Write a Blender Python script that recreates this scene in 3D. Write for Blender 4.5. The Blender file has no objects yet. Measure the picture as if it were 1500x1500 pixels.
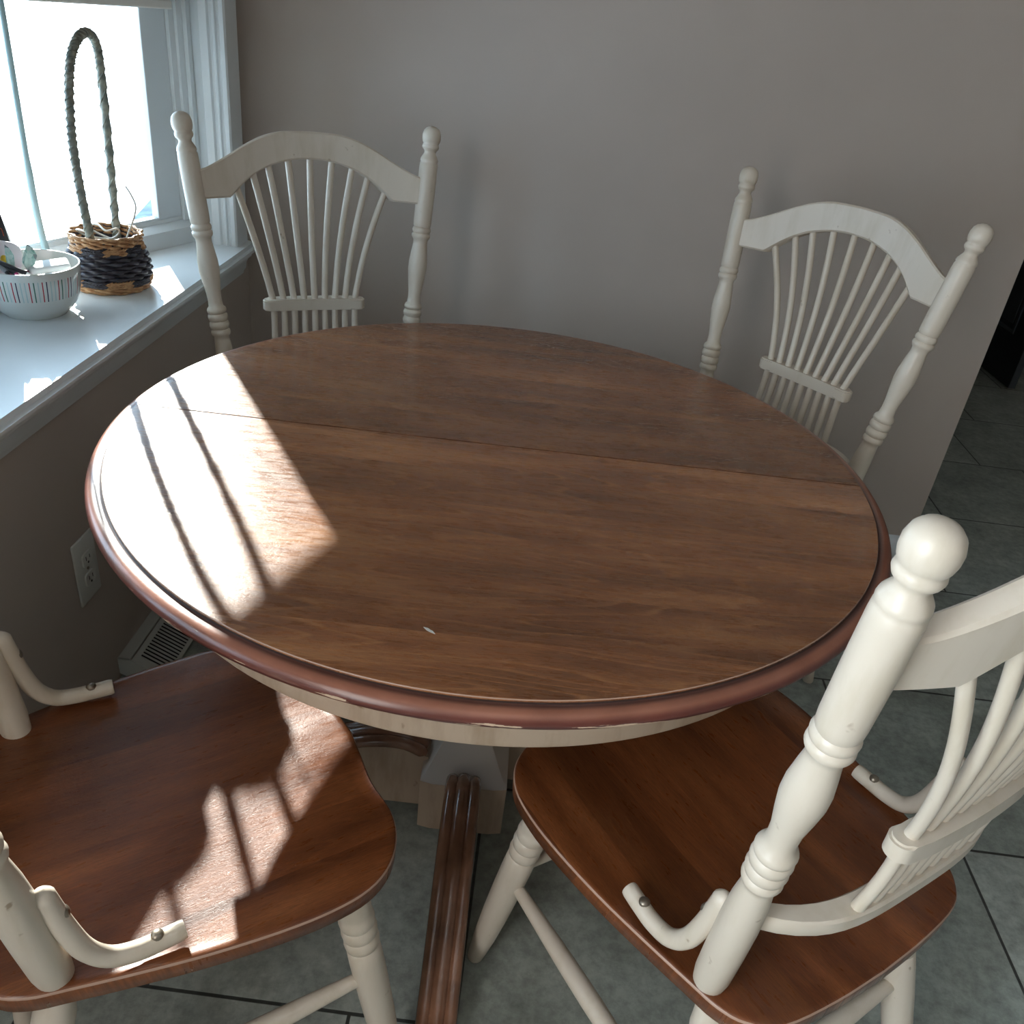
import bpy, bmesh, math, random
from mathutils import Vector, Matrix
random.seed(7)
C = bpy.context.scene.collection
PI = math.pi

# ------------------------------------------------------------------ materials
def new_mat(name):
    m = bpy.data.materials.new(name); m.use_nodes = True
    nt = m.node_tree; nt.nodes.clear()
    out = nt.nodes.new('ShaderNodeOutputMaterial')
    b = nt.nodes.new('ShaderNodeBsdfPrincipled')
    nt.links.new(b.outputs[0], out.inputs[0])
    return m, nt, b, out

def N(nt, t, **kw):
    n = nt.nodes.new(t)
    for k, v in kw.items():
        if k in n.inputs: n.inputs[k].default_value = v
        else: setattr(n, k, v)
    return n

def L(nt, a, b): nt.links.new(a, b)

def ramp(nt, stops, interp='LINEAR'):
    r = nt.nodes.new('ShaderNodeValToRGB'); r.color_ramp.interpolation = interp
    e = r.color_ramp.elements
    while len(e) < len(stops): e.new(0.5)
    for i, (p, c) in enumerate(stops):
        e[i].position = p; e[i].color = (c[0], c[1], c[2], 1)
    return r

def coords(nt, scale=(1, 1, 1), rot=(0, 0, 0), loc=(0, 0, 0)):
    tc = nt.nodes.new('ShaderNodeTexCoord'); mp = nt.nodes.new('ShaderNodeMapping')
    mp.inputs['Scale'].default_value = scale; mp.inputs['Rotation'].default_value = rot
    mp.inputs['Location'].default_value = loc
    L(nt, tc.outputs['Object'], mp.inputs['Vector']); return mp.outputs[0]

def mix(nt, a, b, f, mode='MIX'):
    m = nt.nodes.new('ShaderNodeMix'); m.data_type = 'RGBA'; m.blend_type = mode
    def put(x, s):
        if hasattr(x, 'is_linked') or hasattr(x, 'links'): L(nt, x, s)
        else: s.default_value = x if not isinstance(x, tuple) else (x[0], x[1], x[2], 1)
    put(a, m.inputs[6]); put(b, m.inputs[7]); put(f, m.inputs[0])
    return m.outputs[2]

def bump(nt, bsdf, h, strength=.2, dist=.002):
    bp = nt.nodes.new('ShaderNodeBump'); bp.inputs['Strength'].default_value = strength
    bp.inputs['Distance'].default_value = dist
    L(nt, h, bp.inputs['Height']); L(nt, bp.outputs[0], bsdf.inputs['Normal'])

def plain(name, col, rough=.5, metal=0., noise=.0, bmp=0., scale=60, coat=0.):
    m, nt, b, o = new_mat(name)
    b.inputs['Base Color'].default_value = (*col, 1); b.inputs['Roughness'].default_value = rough
    b.inputs['Metallic'].default_value = metal; b.inputs['Coat Weight'].default_value = coat
    b.inputs['Coat Roughness'].default_value = .15
    if noise or bmp:
        v = coords(nt); n = N(nt, 'ShaderNodeTexNoise', Scale=scale, Detail=6.)
        L(nt, v, n.inputs['Vector'])
        if noise:
            r = ramp(nt, [(.3, tuple(c*(1-noise) for c in col)), (.7, tuple(min(1, c*(1+noise)) for c in col))])
            L(nt, n.outputs['Fac'], r.inputs[0]); L(nt, r.outputs[0], b.inputs['Base Color'])
        if bmp: bump(nt, b, n.outputs['Fac'], bmp)
    return m

def wood(name, dark, mid, light, axis='x', board=.1, rough=.38, coat=.5, coatr=.13, vary=.35, figure=.5, seed=0., scratch=.25):
    """boards run along `axis`; figured grain, fine pores and scratches"""
    m, nt, b, o = new_mat(name)
    tc = nt.nodes.new('ShaderNodeTexCoord')
    sep = nt.nodes.new('ShaderNodeSeparateXYZ'); L(nt, tc.outputs['Object'], sep.inputs[0])
    along, across = (sep.outputs[0], sep.outputs[1]) if axis == 'x' else (sep.outputs[1], sep.outputs[0])
    def M(op, a, bb=None):
        n = nt.nodes.new('ShaderNodeMath'); n.operation = op
        for i, x in enumerate((a, bb)):
            if x is None: continue
            if hasattr(x, 'links'): L(nt, x, n.inputs[i])
            else: n.inputs[i].default_value = x
        return n.outputs[0]
    cell = M('FLOOR', M('DIVIDE', M('ADD', across, 5.), board))
    wn = nt.nodes.new('ShaderNodeTexWhiteNoise'); wn.noise_dimensions = '1D'
    L(nt, M('ADD', cell, seed), wn.inputs['W'])
    def vec(sa, sc, off):
        cb = nt.nodes.new('ShaderNodeCombineXYZ')
        L(nt, M('MULTIPLY', along, sa), cb.inputs[0]); L(nt, M('MULTIPLY', across, sc), cb.inputs[1])
        L(nt, M('MULTIPLY', wn.outputs['Value'], off), cb.inputs[2]); return cb.outputs[0]
    n1 = N(nt, 'ShaderNodeTexNoise', Scale=1., Detail=2.2, Roughness=.42); L(nt, vec(1.15, 9.5, 30), n1.inputs['Vector'])
    # cathedral figure: rings of a slowly varying field
    fld = M('FRACT', M('MULTIPLY', n1.outputs['Fac'], 24.))
    fr = ramp(nt, [(0, (.25,)*3), (.70, (.42,)*3), (.90, (1,)*3), (1, (.25,)*3)]); L(nt, fld, fr.inputs[0])
    n2 = N(nt, 'ShaderNodeTexNoise', Scale=1., Detail=7., Roughness=.7); L(nt, vec(60, 1000, 10), n2.inputs['Vector'])
    n3 = N(nt, 'ShaderNodeTexNoise', Scale=1., Detail=3.); L(nt, vec(3.2, 24, 50), n3.inputs['Vector'])
    base = ramp(nt, [(.25, dark), (.5, mid), (.78, light)]); L(nt, n3.outputs['Fac'], base.inputs[0])
    fig = mix(nt, base.outputs[0], light, M('MULTIPLY', fr.outputs[0], figure*.7))
    por = ramp(nt, [(.32, (.50,)*3), (.62, (1.25,)*3)]); L(nt, n2.outputs['Fac'], por.inputs[0])
    c1 = mix(nt, fig, por.outputs[0], .75, 'MULTIPLY')
    vr = ramp(nt, [(0, (1-vary,)*3), (1, (1+vary*.6,)*3)]); L(nt, wn.outputs['Value'], vr.inputs[0])
    c2 = mix(nt, c1, vr.outputs[0], 1., 'MULTIPLY')
    L(nt, c2, b.inputs['Base Color'])
    b.inputs['Specular IOR Level'].default_value = .28
    # scratches / scuffs change gloss
    ns = N(nt, 'ShaderNodeTexNoise', Scale=1., Detail=5., Roughness=.65); L(nt, vec(35, 160, 3), ns.inputs['Vector'])
    rr = ramp(nt, [(.35, (rough-.07,)*3), (.7, (rough+.12,)*3)]); L(nt, ns.outputs['Fac'], rr.inputs[0])
    L(nt, rr.outputs[0], b.inputs['Roughness'])
    b.inputs['Coat Weight'].default_value = coat; b.inputs['Coat Roughness'].default_value = coatr
    nf = N(nt, 'ShaderNodeTexNoise', Scale=240., Detail=3.); L(nt, tc.outputs['Object'], nf.inputs['Vector'])
    h = M('ADD', M('MULTIPLY', n2.outputs['Fac'], .7), M('MULTIPLY', nf.outputs['Fac'], .5))
    bump(nt, b, h, scratch, .0012)
    return m

M_top = wood('table_wood', (.080, .027, .011), (.205, .070, .027), (.44, .195, .080), 'x', .098, .29, .5, .09, .34, .95, scratch=.30)
M_seat = wood('seat_wood', (.070, .019, .006), (.145, .042, .013), (.25, .085, .028), 'y', .072, .33, .45, .18, .32, .3, seed=4., scratch=.30)

def rim_mat():
    m, nt, b, o = new_mat('rim_wood')
    v = coords(nt)
    n = N(nt, 'ShaderNodeTexNoise', Scale=14., Detail=5.); L(nt, v, n.inputs['Vector'])
    r0_ = ramp(nt, [(.3, (.24, .085, .050)), (.7, (.36, .140, .085))]); L(nt, n.outputs['Fac'], r0_.inputs[0])
    # darker beside the groove, maroon on the lower roll
    tc0 = nt.nodes.new('ShaderNodeTexCoord'); sp0 = nt.nodes.new('ShaderNodeSeparateXYZ'); L(nt, tc0.outputs['Object'], sp0.inputs[0])
    cx0 = nt.nodes.new('ShaderNodeMath'); cx0.operation = 'POWER'; ax0 = nt.nodes.new('ShaderNodeVectorMath'); ax0.operation = 'MULTIPLY'; ax0.inputs[1].default_value = (1, 1, 0)
    L(nt, tc0.outputs['Object'], ax0.inputs[0]); ln0 = nt.nodes.new('ShaderNodeVectorMath'); ln0.operation = 'LENGTH'; L(nt, ax0.outputs[0], ln0.inputs[0])
    mr0 = nt.nodes.new('ShaderNodeMapRange'); mr0.inputs['From Min'].default_value = .592; mr0.inputs['From Max'].default_value = .611; L(nt, ln0.outputs['Value'], mr0.inputs['Value'])
    gl = ramp(nt, [(0, (.28, .25, .28)), (.30, (.95, .95, .95)), (.66, (1, 1, 1)), (.90, (.42, .30, .36))]); L(nt, mr0.outputs[0], gl.inputs[0])
    low0 = nt.nodes.new('ShaderNodeMath'); low0.operation = 'LESS_THAN'; low0.inputs[1].default_value = .744; L(nt, sp0.outputs[2], low0.inputs[0])
    class _R: pass
    r = _R(); r.outputs = [mix(nt, mix(nt, r0_.outputs[0], gl.outputs[0], 1., 'MULTIPLY'), (.085, .020, .016), low0.outputs[0])]
    # worn chips on the lower edge of the moulding
    mp = coords(nt, (14, 14, 130)); n2 = N(nt, 'ShaderNodeTexNoise', Scale=1., Detail=6., Roughness=.6); L(nt, mp, n2.inputs['Vector'])
    tc = nt.nodes.new('ShaderNodeTexCoord'); sp = nt.nodes.new('ShaderNodeSeparateXYZ'); L(nt, tc.outputs['Object'], sp.inputs[0])
    zr = nt.nodes.new('ShaderNodeMapRange'); zr.inputs['From Min'].default_value = .7375; zr.inputs['From Max'].default_value = .7505
    zr.inputs['To Min'].default_value = .07; zr.inputs['To Max'].default_value = -.16; L(nt, sp.outputs[2], zr.inputs['Value'])
    ad = nt.nodes.new('ShaderNodeMath'); ad.operation = 'ADD'; L(nt, n2.outputs['Fac'], ad.inputs[0]); L(nt, zr.outputs[0], ad.inputs[1])
    # wear is strongest on the side facing the room
    yr = nt.nodes.new('ShaderNodeMapRange'); yr.inputs['From Min'].default_value = -.62; yr.inputs['From Max'].default_value = -.3
    yr.inputs['To Min'].default_value = .045; yr.inputs['To Max'].default_value = -.05; L(nt, sp.outputs[1], yr.inputs['Value'])
    ad2 = nt.nodes.new('ShaderNodeMath'); ad2.operation = 'ADD'; L(nt, ad.outputs[0], ad2.inputs[0]); L(nt, yr.outputs[0], ad2.inputs[1])
    cr = ramp(nt, [(.585, (0,)*3), (.60, (1,)*3)]); L(nt, ad2.outputs[0], cr.inputs[0])
    L(nt, mix(nt, r.outputs[0], (.62, .46, .33), cr.outputs[0]), b.inputs['Base Color'])
    b.inputs['Roughness'].default_value = .34; b.inputs['Coat Weight'].default_value = .4; b.inputs['Coat Roughness'].default_value = .2
    nf = N(nt, 'ShaderNodeTexNoise', Scale=180., Detail=2.); L(nt, v, nf.inputs['Vector']); bump(nt, b, nf.outputs['Fac'], .08)
    return m
M_rim = rim_mat()
M_groove = plain('groove_stain', (.035, .014, .01), .45)
M_worn = plain('worn_edge', (.42, .27, .20), .5)

def cream_mat(name, a, c, rough=.42):
    m, nt, b, o = new_mat(name)
    v = coords(nt, (26, 26, 5)); n = N(nt, 'ShaderNodeTexNoise', Scale=1., Detail=5., Roughness=.6); L(nt, v, n.inputs['Vector'])
    r = ramp(nt, [(.32, c), (.5, a)]); L(nt, n.outputs['Fac'], r.inputs[0])
    v2 = coords(nt); n2 = N(nt, 'ShaderNodeTexNoise', Scale=38., Detail=3.); L(nt, v2, n2.inputs['Vector'])
    r2 = ramp(nt, [(.24, (.45, .36, .27)), (.30, (1, 1, 1))]); L(nt, n2.outputs['Fac'], r2.inputs[0])
    L(nt, mix(nt, r.outputs[0], r2.outputs[0], .8, 'MULTIPLY'), b.inputs['Base Color'])
    b.inputs['Roughness'].default_value = rough; b.inputs['Coat Weight'].default_value = .25; b.inputs['Coat Roughness'].default_value = .25
    bump(nt, b, n.outputs['Fac'], .06)
    return m
M_cream = cream_mat('cream_paint', (.66, .58, .48), (.60, .52, .41))
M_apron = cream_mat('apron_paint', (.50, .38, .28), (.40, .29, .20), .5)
M_ped = cream_mat('pedestal_paint', (.46, .35, .26), (.36, .26, .18), .4)
M_reed = plain('reeded_brown', (.20, .095, .055), .24, noise=.35, scale=20, coat=.6)
M_cove = plain('pedestal_cove_lit', (.52, .46, .40), .3)  # paler copy of the pedestal cream, skylight put into the colour

def wall_mat(name, col):
    m, nt, b, o = new_mat(name)
    v = coords(nt); n = N(nt, 'ShaderNodeTexNoise', Scale=3., Detail=4.); L(nt, v, n.inputs['Vector'])
    r = ramp(nt, [(.3, tuple(x*.95 for x in col)), (.7, tuple(x*1.04 for x in col))]); L(nt, n.outputs['Fac'], r.inputs[0])
    L(nt, r.outputs[0], b.inputs['Base Color']); b.inputs['Roughness'].default_value = .55
    n2 = N(nt, 'ShaderNodeTexNoise', Scale=260., Detail=3.); L(nt, v, n2.inputs['Vector']); bump(nt, b, n2.outputs['Fac'], .12, .001)
    return m
M_wall = wall_mat('taupe_wall_paint', (.49, .420, .370))
M_ceil = plain('ceiling_white', (.75, .74, .72), .8)
M_trim = plain('white_trim_paint', (.74, .78, .80), .35, noise=.03, scale=9, coat=.15)
M_vinyl = plain('white_vinyl', (.72, .78, .82), .35)
M_dark = plain('dark_slot', (.006, .007, .009), .6)
M_metal = plain('antique_bolt', (.30, .26, .21), .35, .8)
M_plate = plain('outlet_plastic', (.66, .67, .64), .35)
M_regm = plain('register_enamel', (.55, .57, .54), .4)
M_doorc = plain('navy_door_paint', (.010, .014, .020), .35, noise=.2, scale=6)
M_dooredge = plain('door_edge_lit', (.055, .07, .085), .45)  # paler copy of the door colour, light on the edge put into it
M_bowl = None

def tile_mat():
    m, nt, b, o = new_mat('slate_tile')
    v = coords(nt, (1, 1, 1), (0, 0, 0), (-.045, .018, 0))
    br = nt.nodes.new('ShaderNodeTexBrick'); br.offset = .34; br.offset_frequency = 2
    br.inputs['Scale'].default_value = 1.; br.inputs['Brick Width'].default_value = .485; br.inputs['Row Height'].default_value = .4835
    br.inputs['Mortar Size'].default_value = .0035; br.inputs['Mortar Smooth'].default_value = .35; br.inputs['Bias'].default_value = 0.
    br.inputs['Color1'].default_value = (.30, .33, .295, 1); br.inputs['Color2'].default_value = (.42, .45, .41, 1)
    br.inputs['Mortar'].default_value = (.05, .055, .05, 1); L(nt, v, br.inputs['Vector'])
    n = N(nt, 'ShaderNodeTexNoise', Scale=7., Detail=8., Roughness=.7); L(nt, v, n.inputs['Vector'])
    r = ramp(nt, [(.3, (.55,)*3), (.7, (1.45,)*3)]); L(nt, n.outputs['Fac'], r.inputs[0])
    n2 = N(nt, 'ShaderNodeTexNoise', Scale=45., Detail=6., Roughness=.7); L(nt, v, n2.inputs['Vector'])
    r2 = ramp(nt, [(.35, (.7,)*3), (.6, (1.15,)*3)]); L(nt, n2.outputs['Fac'], r2.inputs[0])
    c = mix(nt, mix(nt, br.outputs['Color'], r.outputs[0], .8, 'MULTIPLY'), r2.outputs[0], .8, 'MULTIPLY')
    L(nt, c, b.inputs['Base Color']); b.inputs['Roughness'].default_value = .42
    mm = nt.nodes.new('ShaderNodeMath'); mm.operation = 'SUBTRACT'; L(nt, n.outputs['Fac'], mm.inputs[0]); L(nt, br.outputs['Fac'], mm.inputs[1])
    bump(nt, b, mm.outputs[0], .35, .004)
    return m
M_tile = tile_mat()

def glass_mat():
    m = bpy.data.materials.new('window_glass'); m.use_nodes = True; nt = m.node_tree; nt.nodes.clear()
    o = nt.nodes.new('ShaderNodeOutputMaterial'); t = nt.nodes.new('ShaderNodeBsdfTransparent'); g = nt.nodes.new('ShaderNodeBsdfGlossy')
    t.inputs[0].default_value = (.93, .97, .98, 1); g.inputs['Roughness'].default_value = .02
    f = nt.nodes.new('ShaderNodeFresnel'); f.inputs[0].default_value = 1.25
    mx = nt.nodes.new('ShaderNodeMixShader'); L(nt, f.outputs[0], mx.inputs[0]); L(nt, t.outputs[0], mx.inputs[1]); L(nt, g.outputs[0], mx.inputs[2])
    L(nt, mx.outputs[0], o.inputs[0]); return m
M_glass = glass_mat()
M_snow = plain('snow', (.86, .90, .95), .7, noise=.03, scale=2., bmp=.2)

def shade_mat():
    m, nt, b, o = new_mat('cellular_shade_fabric')
    b.inputs['Base Color'].default_value = (.82, .80, .76, 1); b.inputs['Roughness'].default_value = .8
    return m
M_shade = shade_mat()
def wand_mat():
    m, nt, b, o = new_mat('clear_wand_plastic')
    b.inputs['Base Color'].default_value = (.45, .62, .66, 1); b.inputs['Roughness'].default_value = .3
    return m
M_wand = wand_mat()

# ------------------------------------------------------------------ mesh helpers
def finish(bm, ang=38, smooth=True):
    bmesh.ops.recalc_face_normals(bm, faces=bm.faces)
    if smooth:
        for f in bm.faces: f.smooth = True
        for e in bm.edges:
            if len(e.link_faces) == 2 and e.calc_face_angle(0) > math.radians(ang): e.smooth = False

def obj(name, bm, mat, parent=None, ang=38, smooth=True):
    finish(bm, ang, smooth)
    me = bpy.data.meshes.new(name); bm.to_mesh(me); bm.free()
    for x in (mat if isinstance(mat, (list, tuple)) else [mat]): me.materials.append(x)
    o = bpy.data.objects.new(name, me); C.objects.link(o)
    if parent is not None: o.parent = parent
    return o

def thing(name, label, cat, loc=(0, 0, 0), rotz=0., group=None):
    o = bpy.data.objects.new(name, None); C.objects.link(o); o.location = loc; o.rotation_euler = (0, 0, rotz)
    o.empty_display_size = .05
    o['label'] = label; o['category'] = cat
    if group: o['group'] = group
    return o
def tag(o, label, cat, group=None):
    o['label'] = label; o['category'] = cat
    if group: o['group'] = group
    return o
def struct(o): o['kind'] = 'structure'; return o

def box(bm, lo, hi, bev=0., M=None, seg=2):
    c = [(a+b)/2 for a, b in zip(lo, hi)]; s = [max(1e-5, b-a) for a, b in zip(lo, hi)]
    mt = Matrix.Translation(c) @ Matrix.Diagonal((*s, 1))
    r = bmesh.ops.create_cube(bm, size=1., matrix=mt)
    vs = r['verts']
    if bev:
        es = list({e for v in vs for e in v.link_edges})
        rb = bmesh.ops.bevel(bm, geom=es, offset=bev, segments=seg, affect='EDGES', profile=.5)
        vs = list({v for f in rb['faces'] for v in f.verts} | {v for v in vs if v.is_valid})
    if M is not None:
        vv = [v for v in vs if v.is_valid]; bmesh.ops.transform(bm, matrix=M, verts=vv)
    return bm
def boxbm(lo, hi, bev=0., M=None, seg=2): return box(bmesh.new(), lo, hi, bev, M, seg)

def lathe(bm, prof, seg=28, M=None, mats=None, close=False):
    """prof: list of (r, z); revolve about z"""
    rings = []
    for r, z in prof:
        if r < 1e-6: rings.append([bm.verts.new((0, 0, z))])
        else: rings.append([bm.verts.new((r*math.cos(2*PI*i/seg), r*math.sin(2*PI*i/seg), z)) for i in range(seg)])
    for k in range(len(rings)-1):
        a, b = rings[k], rings[k+1]
        for i in range(seg):
            j = (i+1) % seg
            if len(a) == 1 and len(b) == 1: continue
            if len(a) == 1: f = bm.faces.new((a[0], b[i], b[j]))
            elif len(b) == 1: f = bm.faces.new((a[i], a[j], b[0]))
            else: f = bm.faces.new((a[i], a[j], b[j], b[i]))
            if mats: f.material_index = mats[k]
    if M is not None: bmesh.ops.transform(bm, matrix=M, verts=[v for rg in rings for v in rg])
    return bm

def axisM(p, q):
    p = Vector(p); q = Vector(q); d = (q-p).normalized()
    return Matrix.Translation(p) @ d.to_track_quat('Z', 'Y').to_matrix().to_4x4()

def spline(P, n=8):
    P = [Vector(p) for p in P]; out = []
    E_ = [P[0]*2-P[1]] + P + [P[-1]*2-P[-2]]
    for i in range(1, len(E_)-2):
        p0, p1, p2, p3 = E_[i-1:i+3]
        for k in range(n):
            t = k/n
            out.append(.5*((2*p1)+(p2-p0)*t+(2*p0-5*p1+4*p2-p3)*t*t+(3*p1-p0-3*p2+p3)*t**3))
    out.append(P[-1]); return out

def tube(bm, P, r, seg=12, caps=True, flat=1.0, up=Vector((0, 0, 1))):
    """r: number or list. flat: height ratio of the section"""
    P = [Vector(p) for p in P]; n = len(P); rings = []
    R = r if isinstance(r, (list, tuple)) else [r]*n
    prev = None
    for i in range(n):
        d = (P[min(i+1, n-1)]-P[max(i-1, 0)]).normalized()
        if prev is None:
            a = up if abs(d.dot(up)) < .95 else Vector((1, 0, 0))
            x = d.cross(a).normalized()
        else: x = (prev-d*prev.dot(d)).normalized()
        prev = x; y = d.cross(x)
        rings.append([bm.verts.new(P[i]+(x*math.cos(2*PI*k/seg)+y*flat*math.sin(2*PI*k/seg))*R[i]) for k in range(seg)])
    for a, b in zip(rings, rings[1:]):
        for k in range(seg): bm.faces.new((a[k], a[(k+1) % seg], b[(k+1) % seg], b[k]))
    if caps: bm.faces.new(rings[0][::-1]); bm.faces.new(rings[-1])
    return bm

def rounded(P, r0, tip=.35, n=3):
    return r0

def prism(bm, outline, lo, hi, plane='xz'):
    """closed outline of 2D points extruded along the third axis"""
    def pt(u, v, w): return {'xz': (u, w, v), 'xy': (u, v, w), 'yz': (w, u, v)}[plane]
    a = [bm.verts.new(pt(u, v, lo)) for u, v in outline]; b = [bm.verts.new(pt(u, v, hi)) for u, v in outline]
    bm.faces.new(a); bm.faces.new(b[::-1])
    n = len(a)
    for i in range(n): bm.faces.new((a[i], a[(i+1) % n], b[(i+1) % n], b[i]))
    return bm

def smooth(tab, x):
    P = spline([(a, b, 0) for a, b in tab], 10)
    return interp([(p.x, p.y) for p in P], x)
def interp(tab, x):
    for (a, b), (c, d) in zip(tab, tab[1:]):
        if a <= x <= c: return b+(d-b)*(x-a)/(c-a)
    return tab[-1][1] if x > tab[-1][0] else tab[0][1]

# ------------------------------------------------------------------ room
WX, WY, WE = -.79, 1.10, 1.253          # left wall face, back wall face, right end of back wall
CEIL = 2.5
def slab(name, lo, hi, mat): return struct(obj(name, boxbm(lo, hi), mat, smooth=False))
slab('floor', (-.95, -4.2, -.06), (4.0, 6.2, 0), M_tile)
slab('ceiling', (-1.4, -4.2, CEIL), (4.0, 6.2, CEIL+.08), M_ceil)
slab('wall_back', (WX-.12, WY, 0), (WE, WY+.12, CEIL), M_wall)
slab('wall_hall_left', (WE-.12, WY+.12, 0), (WE, 6.1, CEIL), M_wall)
slab('wall_hall_end', (WE-.12, 6.1, 0), (4.0, 6.2, CEIL), M_wall)
slab('wall_right', (3.9, -4.2, 0), (4.0, 6.1, CEIL), M_wall)
slab('wall_front', (-.95, -4.3, 0), (3.9, -4.2, CEIL), M_wall)
# left wall with a bow-window opening (y -1.155 .. .955) and an added opening near the camera side for fill light
YA, YB_, ZS, ZH = -1.155, .955, .745, 2.08
Y2A, Y2B, Z2A, Z2B = -2.75, -1.40, .55, 2.08
def left_wall():
    bm = bmesh.new()
    x0, x1 = WX-.12, WX
    box(bm, (x0, YB_+.06, 0), (x1, WY+.12, CEIL)); box(bm, (x0, YB_, 0), (x1, YB_+.06, .70)); box(bm, (x0, YB_, ZH), (x1, YB_+.06, CEIL))
    box(bm, (x0, YA, 0), (x1, YB_, .70)); box(bm, (x0, YA, ZH), (x1, YB_, CEIL))
    box(bm, (x0, Y2B, 0), (x1, YA, CEIL))
    box(bm, (x0, Y2A, 0), (x1, Y2B, Z2A)); box(bm, (x0, Y2A, Z2B), (x1, Y2B, CEIL))
    box(bm, (x0, -4.2, 0), (x1, Y2A, CEIL))
    return bm
struct(obj('wall_left', left_wall(), M_wall, smooth=False))
# baseboard on the back wall
def base_prof(): return [(0, 0), (.016, 0), (.016, .066), (.012, .078), (.006, .084), (.0, .088)]
bm = bmesh.new(); prism(bm, [(WY-u, v) for u, v in base_prof()], WX, WE+.014, 'yz'); struct(obj('baseboard_back', bm, M_trim))
bm = bmesh.new(); prism(bm, [(WE+u, v) for u, v in base_prof()], WY-.014, 6.1, 'xz'); struct(obj('baseboard_hall', bm, M_trim))
bm = bmesh.new(); prism(bm, [(WX+u, v) for u, v in base_prof()], .66, WY-.016, 'xz'); struct(obj('baseboard_left', bm, M_trim))

# bow window: three panels
def SA(s, off=0., z=0.):   # point on panel A's inner line, s metres from the far jamb towards the camera, off outwards
    d = Vector((-.349, -.937, 0)); n = Vector((-.937, .349, 0))
    return Vector((-.864, 1.0, 0))+d*s+n*off+Vector((0, 0, z))
PA0 = SA(0); PA1 = SA(.85)
PB1 = Vector((PA1.x, YA+(YB_-PA1.y), 0)); PC1 = Vector((-.864, YA-.045, 0))
panels = [(PA0, PA1, 'A'), (PA1, PB1, 'B'), (PB1, PC1, 'C')]
# stool (interior sill board), follows the bow, rounded nose, with apron moulding below
def sill():
    bm = bmesh.new()
    inner = [(-.745, YB_+.085), (-.735, YB_+.082), (-.735, YA-.08)]
    out = [(WX, YA-.08), (WX, YA), (PC1.x, YA)] + [(p.x-.06, p.y) for p in (PB1, PA1)] + [(PA0.x-.04, YB_+.05), (WX-.0, YB_+.05), (WX, YB_+.085)]
    pts = inner+out
    prism(bm, pts, .733, .760, 'xy')
    es = [e for e in bm.edges if all(abs(v.co.x+.735) < .012 for v in e.verts) and abs(e.verts[0].co.z-e.verts[1].co.z) < 1e-5]
    bmesh.ops.bevel(bm, geom=es, offset=.011, segments=4, affect='EDGES')
    return bm
ws = struct(obj('window_sill', sill(), M_trim))
bm = bmesh.new()
prism(bm, [(WX, .733), (WX+.040, .733), (WX+.038, .724), (WX+.030, .718), (WX+.024, .708), (WX+.022, .692), (WX+.016, .684), (WX+.014, .676), (WX, .674)], YA-.06, YB_+.065, 'xz')
struct(obj('trim_1', bm, M_trim))
# far jamb reveal facing the camera, fluted, and the casing on the wall
bm = bmesh.new()
jam = [(WX+.025, YB_+.078), (WX+.025, YB_+.004), (WX+.021, YB_), (WX+.012, YB_), (WX+.008, YB_+.006), (WX+.003, YB_+.006), (WX, YB_), (WX-.005, YB_),
       (WX-.009, YB_+.006), (WX-.014, YB_+.006), (WX-.018, YB_), (WX-.036, YB_), (WX-.040, YB_+.006), (WX-.072, YB_+.047), (WX-.15, YB_+.045), (WX-.15, YB_+.07), (WX, YB_+.07), (WX, YB_+.078)]
prism(bm, jam, .760, ZH+.07, 'xy'); struct(obj('trim_2', bm, M_trim, smooth=False))
bm = bmesh.new(); box(bm, (WX, YA-.075, .760), (WX+.025, YA, ZH+.07)); box(bm, (WX-.12, YA-.02, .760), (WX, YA, ZH))
struct(obj('trim_3', bm, M_trim, smooth=False))
bm = bmesh.new(); box(bm, (WX, YA, ZH), (WX+.025, YB_, ZH+.07)); struct(obj('trim_4', bm, M_trim, smooth=False))
bm = bmesh.new()
prism(bm, [(WX, YA), (PC1.x, YA), (PB1.x-.06, PB1.y), (PA1.x-.06, PA1.y), (PA0.x-.03, YB_+.05), (WX, YB_+.05)], ZH-.02, ZH, 'xy')
prism(bm, [(WX-.02, YA), (PC1.x, YA), (PB1.x-.12, PB1.y), (PA1.x-.12, PA1.y), (PA0.x-.09, YB_+.06), (WX-.02, YB_+.06)], .66, .733, 'xy')
struct(obj('window_seat_frame', bm, M_trim, smooth=False))

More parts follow.
